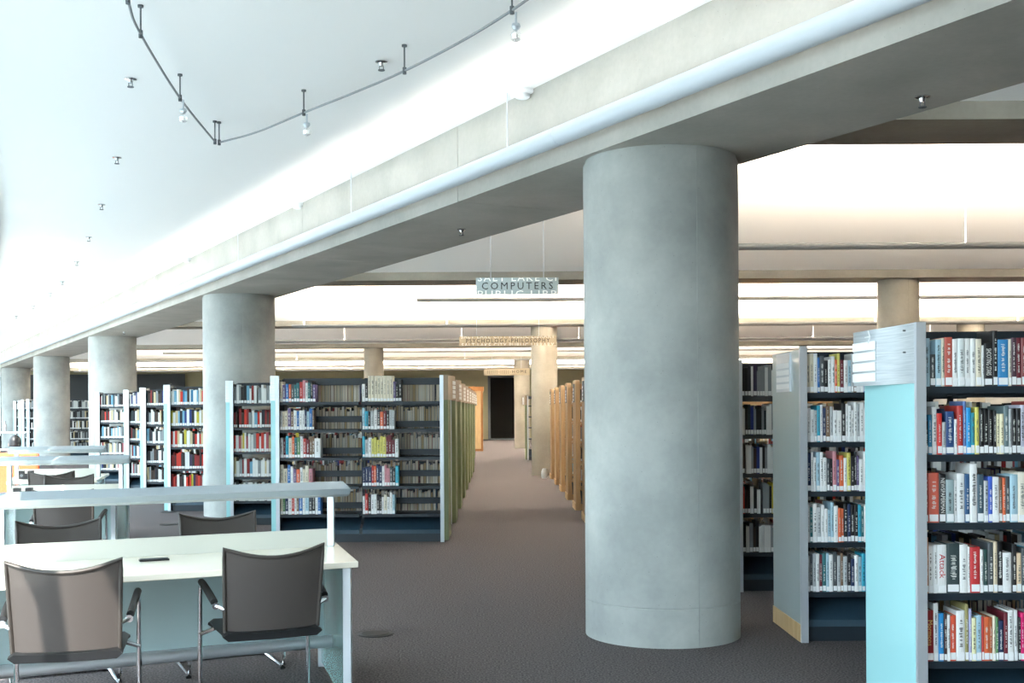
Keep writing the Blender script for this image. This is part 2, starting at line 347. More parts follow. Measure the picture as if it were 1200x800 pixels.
track('bent metal track with spotlights, arm crossing towards the beam', [(-2.10, 8.77), (-1.754, 8.456), (-1.311, 7.906), (-.543, 6.943), (.091, 5.899), (.6, 4.7)], [0, 2, 3, 4, 5], [2, 4])

# ------------------------------------------------------------------ hanging signs
def sign(label, x0, x1, y, z0, z1, word, plate, size, rows, zc):
    w_, h_ = x1-x0, z1-z0
    t = thing('hanging_sign', label, 'sign', ((x0+x1)/2, y, z0), 0, 'hanging subject signs')
    obj('plate', bxm(-w_/2, w_/2, -.004, .004, 0, h_), plate, t)
    text('lettering', word, size, 'ink', t, (0, -.006, h_*.5), (PI/2, 0, 0), 1.35, fit=w_*.86)
    if rows:
        text('cut_lettering', rows[0], size, 'letter_pale', t, (0, -.006, h_*.98), (PI/2, 0, 0), 1.2, fit=w_*.95, clip=(size*.02, False))
        text('cut_lettering', rows[1], size, 'letter_pale', t, (0, -.006, h_*.02), (PI/2, 0, 0), 1.2, fit=w_*.95, clip=(-size*.02, True))
    for sx in (-.32, .32):
        b = B(); tube(b, [(sx*w_, 0, h_), (sx*w_, 0, zc-z0)], .004, 5); obj('wire', b, 'aluminium', t)
sign('hanging metal sign reading COMPUTERS', -.258, .81, 14.9, 2.945, 3.165, 'COMPUTERS', 'sign_metal', .13, ('SALT LAKE CI', 'PUBLIC LIBR'), vault_z(14.9))
sign('hanging metal sign reading PSYCHOLOGY-PHILOSOPHY', -.74, 1.2, 23.0, 2.735, 2.92, 'PSYCHOLOGY-PHILOSOPHY', 'sign_bronze', .12, ('SALT LAKE CITY PUBLIC LIBRARY', 'SALT LAKE CITY PUBLIC LIBRARY'), vault_z(23))
sign('small hanging sign ending in HOME before the dark doorway', -.42, 1.12, 39.0, 2.61, 2.84, '||||||-|||||-HOME', 'sign_bronze', .13, None, vault_z(39))

# ------------------------------------------------------------------ books
COL = dict(w='#e9ebea', g='#b9bec0', k='#1a1a1c', b='#2f6db0', n='#223358', c='#35a9c4', t='#2f6b70', r='#b8352f', m='#6d2430', o='#dc6a3e', y='#d6cf6a', p='#6b5a86', s='#4a5054', e='#ddd5c0', a='#a9cbd9', l='#5f8a5c', u='#7c6450', i='#c98a92')
NAME = dict(w='white', g='grey', k='black', b='blue', n='navy', c='cyan', t='teal', r='red', m='maroon', o='orange', y='yellow', p='purple', s='charcoal', e='cream', a='pale-blue', l='green', u='brown', i='pink', h='magenta', f='salmon')
COL.update(h='#d9256f', f='#de6a55')
def bar_mesh(seed):                                # illegible small print: short strokes down a spine, 1 x 1
    r = random.Random(seed); b = B(); z = 0
    while z < 1:
        hgt = r.uniform(.015, .05)
        if r.random() < .82:
            x = r.uniform(.0, .35); box(b, x, 1-r.uniform(0, .3), -.0004, .0004, z, z+hgt*.6)
        z += hgt
    return b
bars = []
for mt in ('ink', 'letter_pale', 'ink_grey'):
    row = []
    for s_ in range(6):
        b = bar_mesh(s_); me = bpy.data.meshes.new('small_print'); b.to_mesh(me); b.free(); me.materials.append(M[mt]); row.append(me)
    bars.append(row)
rb = random.Random(3)
LEVEL = ['top', 'second', 'middle', 'fourth', 'bottom']
_page = {}
def book(x, yf, z, wd, h, dp, code, label, group, title=None, lean=0, sticker=True, hexcol=None):
    """spine faces -Y; x is the left edge"""
    o_b = B(); n = 3; r = min(.004, wd*.3); e = .0022
    # cover: hollow U of two boards and a slightly rounded spine
    out = [(0, dp), (0, r), (wd*.18, .001), (wd*.5, 0), (wd*.82, .001), (wd, r), (wd, dp), (wd-e, dp), (wd-e, r+e), (e, r+e), (e, dp)]
    prism(o_b, out, 0, h)
    o = obj('book', o_b, 'book_cover'); o.color = lin(hexcol or COL[code]); tag(o, label, 'book', group)
    o.location = (x, yf, z)
    if lean: o.rotation_euler = (0, math.radians(lean), 0)
    obj('page_block', bxm(e+.0002, wd-e-.0002, r+e+.0005, dp-.004, .003, h-.004), 'pages', o)
    if sticker: obj('spine_label', bxm(wd*.08, wd*.92, -.0009, .0012, .006, .006+rb.uniform(.026, .036)), 'card', o)
    dark = code in 'kbntrmpsulhof'
    if title:
        s, tcol, frac = title
        text('spine_title', s, .05, tcol, o, (wd/2, -.0015, h*.56), (PI/2, -PI/2, 0) if False else (PI/2, PI/2, 0), 1.0)
        tt = o.children[-1]; vsx = [v.co.x for v in tt.data.vertices]; vsy = [v.co.y for v in tt.data.vertices]
        tt.scale = (h*frac/(max(vsx)-min(vsx)), wd*.62/(max(vsy)-min(vsy)), .3)
    elif wd > .009:
        row = bars[1] if dark else bars[rb.choice((0, 2))]
        p = bpy.data.objects.new('small_print', rb.choice(row)); C.objects.link(p); p.parent = o
        p.location = (wd*.28, -.0008, h*.28); p.scale = (wd*rb.uniform(.3, .5), 1, h*rb.uniform(.4, .62))
    return o
def shelf_books(specs, x, yf, z, lvl, where, group, xmax=None):
    """specs: (width, height, code, opts)"""
    codes = [s[2] for s in specs]
    for i, (wd, h, code, op) in enumerate(specs):
        if xmax and x+wd > xmax: break
        size = 'thick' if wd > .033 else 'thin' if wd < .016 else ''
        tall = 'tall' if h > .245 else 'short' if h < .17 else ''
        nm = ' '.join(s for s in (size, tall, NAME[code]) if s)
        if i == 0: lab = f'{nm} book at shelf end beside {NAME[codes[1]]} book, {LEVEL[lvl]} shelf, {where}'
        elif i == len(specs)-1: lab = f'{nm} book last after {NAME[codes[i-1]]} book, {LEVEL[lvl]} shelf, {where}'
        else: lab = f'{nm} book between {NAME[codes[i-1]]} and {NAME[codes[i+1]]} books, {LEVEL[lvl]} shelf, {where}'
        ln = op.get('lean', 0)
        if ln > 0: pass
        book(x, yf+op.get('back', rb.uniform(0, .008)), z+.0005 + (wd*math.sin(math.radians(ln)) if ln > 0 else 0), wd-.0008, h, rb.uniform(.14, .19), code, lab, group, op.get('t'), ln, op.get('st', True), op.get('hex'))
        x += wd + (h*math.sin(math.radians(abs(ln)))*.12 if ln else 0)
    return x
# everything past the largest 300: one mass of books
mass = B(); mcol = mass.loops.layers.color.new('Col')
rm = random.Random(11)
MIX = 'wwwwwwwggggeeeaakkkssuubnnmrroitwgwe'
def mbox(x0, x1, y0, y1, z0, z1, col):
    c = lin(col)
    for f in box(mass, x0, x1, y0, y1, z0, z1):
        for l in f.loops: l[mcol] = c
def mass_row(x0, x1, y, z, spine=True, seq=None, hmin=.19, hmax=.25, wmin=.014, wmax=.03, sticker=True, fill=1.0, codes=MIX):
    x = x0; i = 0; xe = x0+(x1-x0)*fill
    while True:
        wd = rm.uniform(wmin, wmax); c = seq[i % len(seq)] if seq else rm.choice(codes); i += 1
        if x+wd > xe: break
        h = rm.uniform(hmin, hmax); d0 = rm.uniform(0, .012)
        if spine:
            mbox(x, x+wd-.0012, y+d0, y+.16, z, z+h, COL[c])
            if sticker: mbox(x+wd*.08, x+wd*.9, y+d0-.001, y+d0+.001, z+.006, z+.04, '#eef0f0')
        else:                                      # fore-edges towards the viewer
            mbox(x, x+.002, y+d0, y+.16, z, z+h, COL[c]); mbox(x+wd-.0035, x+wd-.0012, y+d0, y+.16, z, z+h, COL[c])
            pc = rm.choice(('#efeae0', '#e6e0d2', '#f4f1ea', '#dccfb6', '#f0ede6'))
            mbox(x+.002, x+wd-.0035, y+d0+.003, y+.158, z+.002, z+h-.003, pc)
        x += wd
        if rm.random() < .03: x += .02

# ------------------------------------------------------------------ bookcases
LV = [1.56, 1.25, .94, .62, .31]; TOP = 1.85
def card_holder(parent, x, ya, yb, z0, z1, n, side, plate):
    p = obj('card_holder', bxm(min(x, x+side*.012), max(x, x+side*.012), ya, yb, z0, z1), plate, parent)
    for i in range(n):
        a = z0+.02+i*(z1-z0-.07)/n; q = (z1-z0-.07)/n-.014
        obj('card', bxm(min(x+side*.010, x+side*.014), max(x+side*.010, x+side*.014), ya+.012, yb-.012, a, a+q), 'card', p)
    return p
def end_piece(root, x, side, D, style, arrow=False):
    """side -1: end looks to -X, +1 to +X; x is the inner face of the end"""
    def bx(a, b_, *r): return bxm(min(x+side*a, x+side*b_), max(x+side*a, x+side*b_), *r)
    if style == 'wood':
        b = B(); n = 8; r_ = .09
        pts = [(0, 0), (D, 0)] + [(D-r_+r_*math.cos(PI/2*i/n), TOP-r_+r_*math.sin(PI/2*i/n)+.03) for i in range(n+1)] + [(r_-r_*math.sin(PI/2*i/n), TOP-r_+r_*math.cos(PI/2*i/n)+.03) for i in range(n+1)]
        va = [b.verts.new((x, p[0], p[1])) for p in pts]; vb = [b.verts.new((x+side*.06, p[0], p[1])) for p in pts]
        b.faces.new(va); b.faces.new(vb[::-1])
        for i in range(len(pts)): b.faces.new((va[i], vb[i], vb[(i+1) % len(pts)], va[(i+1) % len(pts)]))
        e = obj('end_panel', b, 'wood', root)
        card_holder(root, x+side*.06, D*.38, D*.62, 1.56, 1.83, 4, side, 'ink_grey')
        obj('base_rail', bx(.0, .075, .02, D-.02, 0, .1), 'wood_pale', root)
        return
    gl = {'turq': 'turquoise_glass', 'grey': 'turquoise_glass_dim', 'green': 'turquoise_glass_shaded'}[style]  # grey and green styles paint weaker light onto the turquoise glass
    thk = .03 if (style == 'grey' or arrow) else .062
    obj('end_panel', bx(.012, thk, -.026 if thk > .05 else 0, D, .11 if style == 'grey' else .02, TOP-.02 if style == 'grey' else 1.6), gl, root)
    obj('end_core', bx(0, .012, .02, D-.02, 0.02, TOP-.04), 'shelf_dark', root)
    obj('end_post', bx(-.03, .011, -.028, 0, 0, TOP) if thk > .05 else bx(-.012, .032, -.028, 0, 0, TOP), 'aluminium', root)
    if style == 'grey':
        card_holder(root, x+side*.03, D*.28, D*.78, 1.57, 1.82, 4, side, 'aluminium')
        obj('base_strip', bx(.008, .036, 0, D, 0, .11), 'wood_pale', root)
    else:                                           # bulging sheet-metal plate with four cards
        b = B(); n = 10; k0 = thk+.003; prof = [(k0+.055*math.sin(PI*.62*i/n)**1.0*(i/n), (-.028 if thk > .05 else -.002)+(D+.01)*i/n) for i in range(n+1)]
        z0, z1 = 1.575, TOP
        A_ = [[b.verts.new((x+side*p, q, z)) for p, q in prof] for z in (z0, z1)]; I_ = [[b.verts.new((x+side*(p-.008), q, z)) for p, q in prof] for z in (z0, z1)]
        for i in range(n):
            b.faces.new((A_[0][i], A_[0][i+1], A_[1][i+1], A_[1][i])); b.faces.new((I_[0][i+1], I_[0][i], I_[1][i], I_[1][i+1]))
            for k in (0, 1): b.faces.new((A_[k][i], A_[k][i+1], I_[k][i+1], I_[k][i]))
        for i in (0, n): b.faces.new((A_[0][i], A_[1][i], I_[1][i], I_[0][i]))
        if thk > .05: obj('plate_flange', bx(.0115, k0, -.031, -.026, 1.575, TOP), 'plate_wood_reflection' if style == 'green' else 'brushed_plate', root)
        pl = obj('label_plate', b, 'plate_wood_reflection' if style == 'green' else 'brushed_plate', root, smooth=True)
        for i in range(4):
            q0, q1 = prof[6], prof[10]; z = z0+.02+i*.052
            b = B()
            for (pa, ya), (pb, yb) in zip(prof[6:10], prof[7:11]):
                v = [b.verts.new((x+side*(p_+o_), y_, zz)) for o_ in (.002, .005) for p_, y_, zz in ((pa, ya, z), (pb, yb, z), (pb, yb, z+.042), (pa, ya, z+.042))]
                for f in ((3,2,1,0),(4,5,6,7),(0,1,5,4),(1,2,6,5),(2,3,7,6),(3,0,4,7)): b.faces.new([v[k] for k in f])
            obj('card', b, 'card', pl)
        if arrow:
            b = B(); xx = x+side*(prof[8][0]+.004); yy = prof[7][1]
            for pts in (((-.04, 0), (.04, 0)), ((.04, 0), (.01, .03)), ((.04, 0), (.01, -.03))):
                tube(b, [(xx - .018*(p0), yy - p0*1.0, 1.815+p1) for p0, p1 in pts], .003, 5)
            obj('arrow_mark', b, 'card', pl)
            for zz in (1.82, 1.72): b = B(); tube(b, [(x+side*(.03), .1, zz), (x+side*(.047), .1, zz)], .004, 8); obj('rivet', b, 'ink_grey', pl)
def bookcase(label, x0, x1, y0, y1, nb, left=None, right=None, body='shelf_dark', bars_=None, arrow=False, group='library bookcases'):
    W, D = x1-x0, y1-y0
    root = thing('bookcase', label, 'bookcase', (x0, y0, 0), 0, group)
    bw = W/nb
    obj('kick_plate', bxm(0.005, W-.005, .03, D-.03, 0, .09), body, root)
    for k in range(nb+1):
        xx = min(max(k*bw, .015), W-.015); obj('upright', bxm(xx-.014, xx+.014, D/2-.03, D/2+.03, .09, TOP-.03), body, root)
    for k in range(nb):
        a, c = k*bw+.016, (k+1)*bw-.016
        b = B(); v = [b.verts.new(p) for p in ((a, .03, .09), (c, .03, .09), (c, .05, .13), (a, .05, .13), (a, .05, .125), (c, .05, .125), (c, D/2-.04, .27), (a, D/2-.04, .27))]
        b.faces.new((v[0], v[1], v[2], v[3])); b.faces.new((v[3], v[2], v[6], v[7]))
        obj('base_shelf', b, 'shelf_blue', root)
        for z in LV:
            for fa, fb in ((.012, .29), (D-.29, D-.012)):
                b = B(); box(b, a, c, fa, fb, z-.022, z); box(b, a, c, fa if fa < .1 else fb-.003, fa+.003 if fa < .1 else fb, z-.032, z-.022)
                obj('shelf', b, body, root)
            for fa in (.02, D-.27): obj('bracket', bxm(a-.002, a+.001, fa, fa+.25, z, z+.09), body, root) if nb < 3 else None
        obj('top_bar', bxm(a, c, D/2-.012, D/2+.012, TOP-.10, TOP-.02), body, root)
        for z in (bars_[k] if bars_ else []): obj('back_bar', bxm(a, c, D/2-.02, D/2-.005, z, z+.07), body, root)
    if left: end_piece(root, 0, -1, D, left, arrow)
    if right: end_piece(root, W, 1, D, right)
    return root
# -- near bookcases on the right
GX = 1.925
bookcase('near bookcase of bright books with turquoise end and bulging plate with arrow', GX, GX+1.83, 5.22, 5.93, 2, 'turq', None, arrow=True)
bookcase('bookcase with frosted glass end on a pale wooden base strip', GX, GX+1.83, 7.21, 7.91, 2, 'grey', None)
bookcase('dark-booked bookcase third in the row beside the broad column', GX+.02, GX+1.85, 9.2, 9.9, 2, 'grey', None)
bookcase('empty dark bookcase fourth in the row beside the broad column', GX+.02, GX+1.85, 11.2, 11.9, 2, 'grey', None)
S = .42e-3
def R(rows, base, left, k=S):
    out = []
    for i, r in enumerate(rows):
        x0, x1, top, code = r[:4]; op = r[4] if len(r) > 4 else {}
        nx = rows[i+1][0] if i+1 < len(rows) else x1+6
        out.append((max(nx-x0, x1-x0 if not op.get('back') else 0)*k, min((base-top)*k, .285), code, op))
    return out
r1 = R([(40,92,150,'a',{'st':0}),(104,166,325,'s'),(166,222,165,'a'),(228,262,150,'e'),(264,345,140,'f',{'hex':'#c0594a'}),(347,404,160,'w'),(406,480,155,'w',{'hex':'#dfe6e6'}),(482,545,155,'w'),(547,604,155,'w',{'st':0}),(606,665,160,'e'),(668,690,230,'w'),(695,780,205,'k',{'t':('SHOOTING STARS','letter_pale',.62)}),(785,825,72,'k'),(838,948,170,'b',{'hex':'#3b8cc4'}),(955,985,165,'e'),(987,1030,150,'m',{'hex':'#4d3440'}),(1040,1090,150,'m'),(1097,1155,150,'m',{'hex':'#7d3a3a'}),(1160,1200,150,'w'),(1202,1260,160,'g'),(1262,1310,180,'k')], 672, 40)
r2 = R([(45,85,350,'k'),(85,130,280,'b',{'hex':'#2a7fa8'}),(130,180,195,'w'),(182,232,265,'r',{'hex':'#dc3b34'}),(234,275,362,'g'),(278,368,245,'n',{'hex':'#1f447a'}),(370,395,330,'w'),(400,462,185,'r'),(464,497,135,'b',{'hex':'#6484bd'}),(499,548,205,'b',{'hex':'#2398d8'}),(550,592,260,'c'),(594,635,200,'y'),(637,685,225,'k'),(687,733,225,'k'),(740,780,230,'k'),(790,822,240,'k'),(824,858,275,'w',{'hex':'#e8e2c0'}),(860,895,275,'w',{'hex':'#e8e2c0'}),(905,955,190,'s',{'hex':'#66797d'}),(960,990,220,'g'),(992,1038,215,'k'),(1040,1085,215,'k'),(1088,1135,180,'g',{'hex':'#c9cbdc'}),(1137,1163,140,'r',{'hex':'#8e3535'}),(1165,1215,180,'g'),(1217,1262,190,'n'),(1264,1305,190,'w')], 712, 45)
r3 = R([(52,90,160,'r'),(92,205,150,'f'),(207,275,165,'k',{'t':('NEWSPAPERMAN','letter_pale',.72)}),(280,362,225,'g',{'hex':'#9aafb2'}),(368,402,230,'w'),(404,480,160,'w'),(487,535,165,'n',{'hex':'#2d5680'}),(540,612,55,'w',{'st':0}),(620,688,170,'s',{'hex':'#3f5866'}),(692,738,240,'g'),(740,780,195,'b',{'hex':'#3b5fc4'}),(787,855,200,'w'),(858,895,215,'u'),(897,928,210,'o'),(930,972,195,'s'),(975,1050,175,'a'),(1060,1150,150,'e',{'hex':'#e6e0d0'}),(1155,1215,180,'r',{'hex':'#dd4f44'}),(1217,1262,200,'w'),(1264,1300,190,'t')], 690, 52)
r4 = R([(62,95,95,'o',{'hex':'#cf8a58'}),(97,149,190,'w'),(151,190,180,'w'),(192,285,175,'w',{'t':('Attack','r_ink',.5)}),(292,418,160,'s',{'hex':'#3a494b'}),(435,523,175,'w',{'st':0}),(525,549,200,'w'),(551,655,200,'r',{'hex':'#c23436'}),(657,690,230,'w'),(692,740,230,'t',{'hex':'#2c4a47'}),(742,799,155,'s'),(801,843,145,'e',{'hex':'#d8c8ac'}),(845,898,150,'k'),(905,996,265,'w',{'st':0}),(1000,1048,175,'k'),(1050,1103,270,'e',{'hex':'#e8cfae'}),(1105,1143,215,'s'),(1145,1205,220,'c',{'hex':'#4fb4dc'}),(1207,1262,200,'w'),(1264,1300,200,'g')], 697, 62)
mat('r_ink', '#c03036', .6); mat('gold_ink', '#d8b268', .6)
r5 = R([(60,125,160,'m',{'hex':'#8c1f22','t':('Mormons','gold_ink',.5)}),(127,168,100,'w'),(170,211,185,'b',{'hex':'#2a8ccc'}),(213,239,190,'m',{'hex':'#43302f'}),(241,264,200,'w'),(266,319,205,'o',{'hex':'#dc5a3e'}),(321,392,165,'w'),(395,424,110,'u',{'hex':'#97905f'}),(426,445,150,'p',{'hex':'#a3a3c4'}),(447,484,225,'y',{'hex':'#e6e4b8'}),(486,531,205,'a'),(533,549,215,'r'),(551,599,220,'o'),(601,624,225,'o',{'hex':'#b06038'}),(626,647,210,'e'),(649,670,220,'l'),(672,715,250,'n'),(718,750,180,'m'),(752,801,165,'w'),(803,838,165,'w'),(840,861,225,'k'),(863,893,185,'h'),(895,930,235,'h',{'hex':'#dc2f8a'}),(932,975,200,'w'),(977,1010,190,'g')], 588, 60, )
r5 = [(a*.54/.42, min(b_*.54/.42, .27), c, d) for a, b_, c, d in r5]
for lv, rows in enumerate((r1, r2, r3, r4, r5)):
    shelf_books(rows, GX+.022, 5.238, LV[lv], lv, 'bookcase with bulging plate', 'books on the bookcase with bulging plate', GX+.61)
# -- second near bookcase
rw = random.Random(5)
def seq_specs(seq, wmin, wmax, hmin, hmax, total=None, wide={}):
    sp = [(wide.get(i, rw.uniform(wmin, wmax)), rw.uniform(hmin, hmax), c, {}) for i, c in enumerate(seq)]
    if total:
        k = total/sum(s[0] for s in sp); sp = [(s[0]*k, s[1], s[2], s[3]) for s in sp]
    return sp
R2S = ["eewbskwwoymwaguwwbnw", "wwgcwnugwwkwwwwgwwwg", "nwwawwskipowykkpwwgw", "wtwgwwaawooknkkctwsk", "gsgwmtawsgugknwacbbw"]
for lv, s in enumerate(R2S):
    shelf_books(seq_specs(s, .015, .027, .195, .25, .42), GX+.022, 7.228, LV[lv], lv, 'bookcase with wood-footed glass end', 'books on the bookcase with wood-footed end')
R3S = ["kknwpgggwg", "wktbgkkgtw", "uwwgmbwkgw", "omkwswggky", "kwgukwwwwg"]
for lv, z in enumerate(LV):
    mass_row(GX+.04, GX+.93, 9.22, z, seq=R3S[lv]+'wgkn', wmin=.018, wmax=.03)
    mass_row(GX+.95, GX+1.82, 9.22, z); mass_row(GX+.03, GX+1.8, 9.65, z, False)
    mass_row(GX+.46, GX+.90, 7.228, z); mass_row(GX+.93, GX+1.8, 7.228, z); mass_row(GX+.03, GX+1.8, 7.65, z, False, hmax=.235)
    mass_row(GX+.65, GX+.90, 5.238, z); mass_row(GX+.93, GX+1.8, 5.238, z); mass_row(GX+.03, GX+1.8, 5.68, z, lv % 2 == 1, hmax=.23)

# -- the half-empty double bookcase on the left and the ranges behind it
AX0, AX1, AY0, AY1 = -2.44, -.60, 12.785, 13.465
bars_ = [[1.33, .97, .71, .35], [1.27, .95, .71, .40]]
bookcase('half-empty double bookcase with dark blue shelves beside the carpeted aisle', AX0, AX1, AY0, AY1, 2, 'turq', 'green', bars_=bars_)
AL = ["epbosttriwtkp", "geepuwbwwnabu", "gmceotlwrmuuw", "eebwpoweei", "elnwrwubwaskwb"]
AR = ["wkeeeeeeeepkk", "ackgwsomkgg", "cgwyyyyymmmw", "nnnronnwiiskc", "wrkwwkkwewwa"]
for lv in range(5):
    sp = seq_specs(AL[lv], .022, .036, .19, .245, [.40, .38, .45, .36, .45][lv], {12: .06} if lv == 2 else {})
    shelf_books(sp, AX0+.03, AY0+.02, LV[lv], lv, 'window bay of half-empty bookcase', 'books in the window bay of the half-empty bookcase')
    sp = seq_specs(AR[lv], .022, .036, .19, .245, [.44, .36, .40, .40, .36][lv])
    if lv == 0: sp = [(a, .285 if c == 'e' else h, c, d) for a, h, c, d in sp]
    shelf_books(sp, AX0+.945, AY0+.02, LV[lv], lv, 'aisle bay of half-empty bookcase', 'books in the aisle bay of the half-empty bookcase')
    for k in (0, 1): mass_row(AX0+.03+k*.92, AX0+.90+k*.92, AY0+.43, LV[lv], False, hmin=.20, hmax=.27, wmin=.018, wmax=.04)
lefts = [-3.40, -4.80, -5.75, -6.65, -7.85]
LR = 'bookcase of the stepped row by the windows, '
labs = ['bookcase behind the half-empty one, beside the desk-side column', 'widest-showing bookcase of the stepped row between the two columns', 'second bookcase of the stepped row between the two columns', 'third bookcase of the stepped row between the two columns', 'farthest bookcase of the stepped row between the two columns']
yk = [14.75, 16.85, 18.8, 20.75, 22.7]
extra = {1: {2: 'f'}, 2: {}, }
SEQ = {0: ["gwgksawrwgww", "ruruorgwaown", "owieywiwwgow", "ewgrwrawwgww", "wkwwwgwwwwgw"], 1: ["wwaweocauwc", "yweanabwbkw", "owoewkywweu", "rrmooskwwpk", "rorwmkwooyp"], 2: None, 3: None, 4: None}
for i, (xl, y) in enumerate(zip(lefts, yk)):
    nb = max(2, round((-.59-xl)/.915))
    bookcase(labs[i], xl, -.59, y, y+.66, nb, 'turq', 'green')
    bw = (-.59-xl)/nb
    for lv, z in enumerate(LV):
        sq = SEQ[i][lv] if SEQ.get(i) else None
        mass_row(xl+.03, xl+bw-.03, y+.02, z, seq=sq, wmin=.02, wmax=.04)
        if nb > 1: mass_row(xl+bw+.03, xl+2*bw-.03, y+.02, z)
        mass_row(xl+.03, xl+2*bw-.03, y+.40, z, False, hmax=.23)
for j, y in enumerate((24.5, 26.4)):
    bookcase(['bookcase far down the aisle with glass end', 'last glass-ended bookcase before the open cross aisle'][j], -4.2, -.59, y, y+.66, 4, 'turq', 'green')
bookcase('single glass-ended bookcase beyond the cross aisle', -3.2, -.72, 34.5, 35.16, 3, None, 'green')
c = thing('wooden_cabinet', 'tall wooden cabinet with orange top beside the dark doorway', 'cabinet', (-1.65, 40.2, 0))
obj('body', bxm(0, 1.15, 0, .6, .08, 2.1), 'wood_pale', c); obj('plinth', bxm(.03, 1.12, .03, .6, 0, .08), 'wood_orange', c); obj('top', bxm(-.05, 1.2, -.05, .62, 2.1, 2.25), 'wood_orange', c); obj('corner_post', bxm(1.1, 1.17, -.03, .04, 0, 2.1), 'wood_orange', c)
# far stacks seen between the columns
for j, (xl, y) in enumerate(((-14.22, 35.0), (-15.16, 36.9), (-16.05, 38.8), (-17.0, 40.7))):
    bookcase(['distant white-ended bookcase partly hidden by the fourth thick column', 'second distant white-ended bookcase behind the fourth thick column', 'third distant white-ended bookcase, between the two farthest columns', 'last distant white-ended bookcase, beside the farthest column'][j], xl, xl+3.66, y, y+.66, 4, 'turq', None)
    for z in LV: mass_row(xl+.03, xl+(3.6 if j == 0 else 1.8), y+.02, z, wmin=.025, wmax=.05, codes='ggwsekkgwwk')
# -- wooden bookcases along the right of the aisle
for j, y in enumerate((14.8, 16.62, 18.5, 20.35, 22.2, 24.0)):
    bookcase(['wooden-ended bookcase next to the broad column', 'second wooden-ended bookcase along the aisle', 'third wooden-ended bookcase along the aisle', 'fourth wooden-ended bookcase along the aisle', 'fifth wooden-ended bookcase along the aisle', 'sixth wooden-ended bookcase, beside the slim aisle column'][j],
             1.2, 4.86 if j else 3.9, y, y+.62, 4 if j else 3, 'wood', None, 'wood')
    for z in LV: mass_row(1.24, 2.1, y+.02, z)
    for z in LV: mass_row(2.14, 3.8, y+.02, z)
o = bookcase('orange wooden bookcase past the slim aisle column', 1.0, 2.8, 29.6, 30.2, 2, 'wood', None, 'wood_orange')
o = bookcase('glass ended bookcase past the slim aisle column', .88, 2.7, 33.0, 33.6, 2, 'green', None)
# paper bag hanging at the wooden range
b = B(); lathe(b, [(.05, .55), (.07, .60), (.065, .70), (.04, .76)], 10, (0, 0)); tag(obj('paper_bundle', b, 'card', loc=(1.0, 24.3, -.55), smooth=True), 'small white bundle on the floor against the wooden bookcases', 'bundle')
bmesh.ops.recalc_face_normals(mass, faces=mass.faces)
me = bpy.data.meshes.new('books'); mass.to_mesh(me); mass.free(); me.materials.append(M['book_mass'])
o = bpy.data.objects.new('books', me); C.objects.link(o); o['kind'] = 'stuff'; tag(o, 'rows of library books filling the shelves farther off', 'books')

# ------------------------------------------------------------------ reading desks
def desk(label, FR, FL, BR, BL, group='reading desks'):
    FR, FL, BR, BL = [Vector((p[0], p[1], 0)) for p in (FR, FL, BR, BL)]
    t = thing('reading_desk', label, 'desk', FR, 0, group)
    def q(u, v, z=0):                               # u: 0 right .. 1 left, v: 0 front .. 1 back
        p = (FR*(1-u)+FL*u)*(1-v) + (BR*(1-u)+BL*u)*v - FR; return Vector((p.x, p.y, z))
    b = B(); P = [q(0, 0), q(0, .498), q(1, .498), q(1, 0)]; prism(b, P, .712, .742); obj('desktop', b, 'desk_cream', t, bevel=.004)
    b = B(); P = [q(0, .502), q(0, 1), q(1, 1), q(1, .502)]; prism(b, P, .712, .742); obj('desktop', b, 'desk_cream', t, bevel=.004)
    def wall(name, a, c, th, z0, z1, m, bev=0):
        d = (c-a).normalized(); n = Vector((-d.y, d.x, 0))*th/2
        b = B(); prism(b, [a-n, c-n, c+n, a+n], z0, z1); return obj(name, b, m, t, bevel=bev)
    Lr = (FL-FR).length; i = .045/Lr
    wall('divider', q(i, .5), q(1-i, .5), .012, .742, .835, 'clear_frost')
    wall('modesty_panel', q(i*2, .49), q(1-i*2, .49), .012, .27, .712, 'desk_glass')
    for u in (i, 1-i):
        a, c_ = q(u, .06), q(u, .94)
        wall('end_panel', a, c_, .012, .03, .712, 'end_glass')
        for p in (q(u, .055), q(u, .83)):
            b = B(); box(b, p.x-.02, p.x+.02, p.y-.02, p.y+.02, 0, .712); obj('leg', b, 'aluminium', t, bevel=.003)
        p = q(u, .5); b = B(); box(b, p.x-.018, p.x+.018, p.y-.018, p.y+.018, .742, 1.03); obj('lamp_post', b, 'aluminium', t, bevel=.003)
    b = B(); tube(b, [q(i, .47, .24), q(1-i, .47, .24)], .032, 14); obj('foot_rail', b, 'aluminium', t, smooth=True)
    # lamp hood: wedge wing over the divider
    prof = [(-.115, .0), (-.10, -.03), (-.05, -.045), (.09, -.038), (.11, -.02), (.06, .028), (.02, .032)]
    b = B(); sweep(b, [q(-.5*i, .48, 1.055), q(1+.5*i, .48, 1.055)], prof); obj('lamp_hood', b, 'hood_metal', t)
    return t, q, FR
t, q1, F1 = desk('reading desk with cream top, low glass divider and long lamp hood', (-.669, 5.536), (-2.40, 4.757), (-1.03, 6.86), (-2.85, 5.97))
t2, q2, F2 = desk('second reading desk standing behind the front desk', (-3.10, 9.43), (-4.02, 9.23), (-3.39, 10.78), (-4.45, 10.55))
t3, q3, F3 = desk('third reading desk, before the orange armchair', (-4.25, 12.23), (-5.13, 12.04), (-4.56, 13.55), (-5.55, 13.34))
def at(q, F, u, v, z): return q(u, v, z)+F
p = at(q1, F1, .495, .36, .7425)
o = thing('desk_outlet', 'flat black power outlet set in the front desk', 'outlet', p, math.radians(24))
obj('plate', bxm(-.07, .07, -.022, .022, 0, .008), 'dark_rubber', o, bevel=.002); obj('flap', bxm(-.066, .066, -.004, .018, .008, .011), 'ink_grey', o)
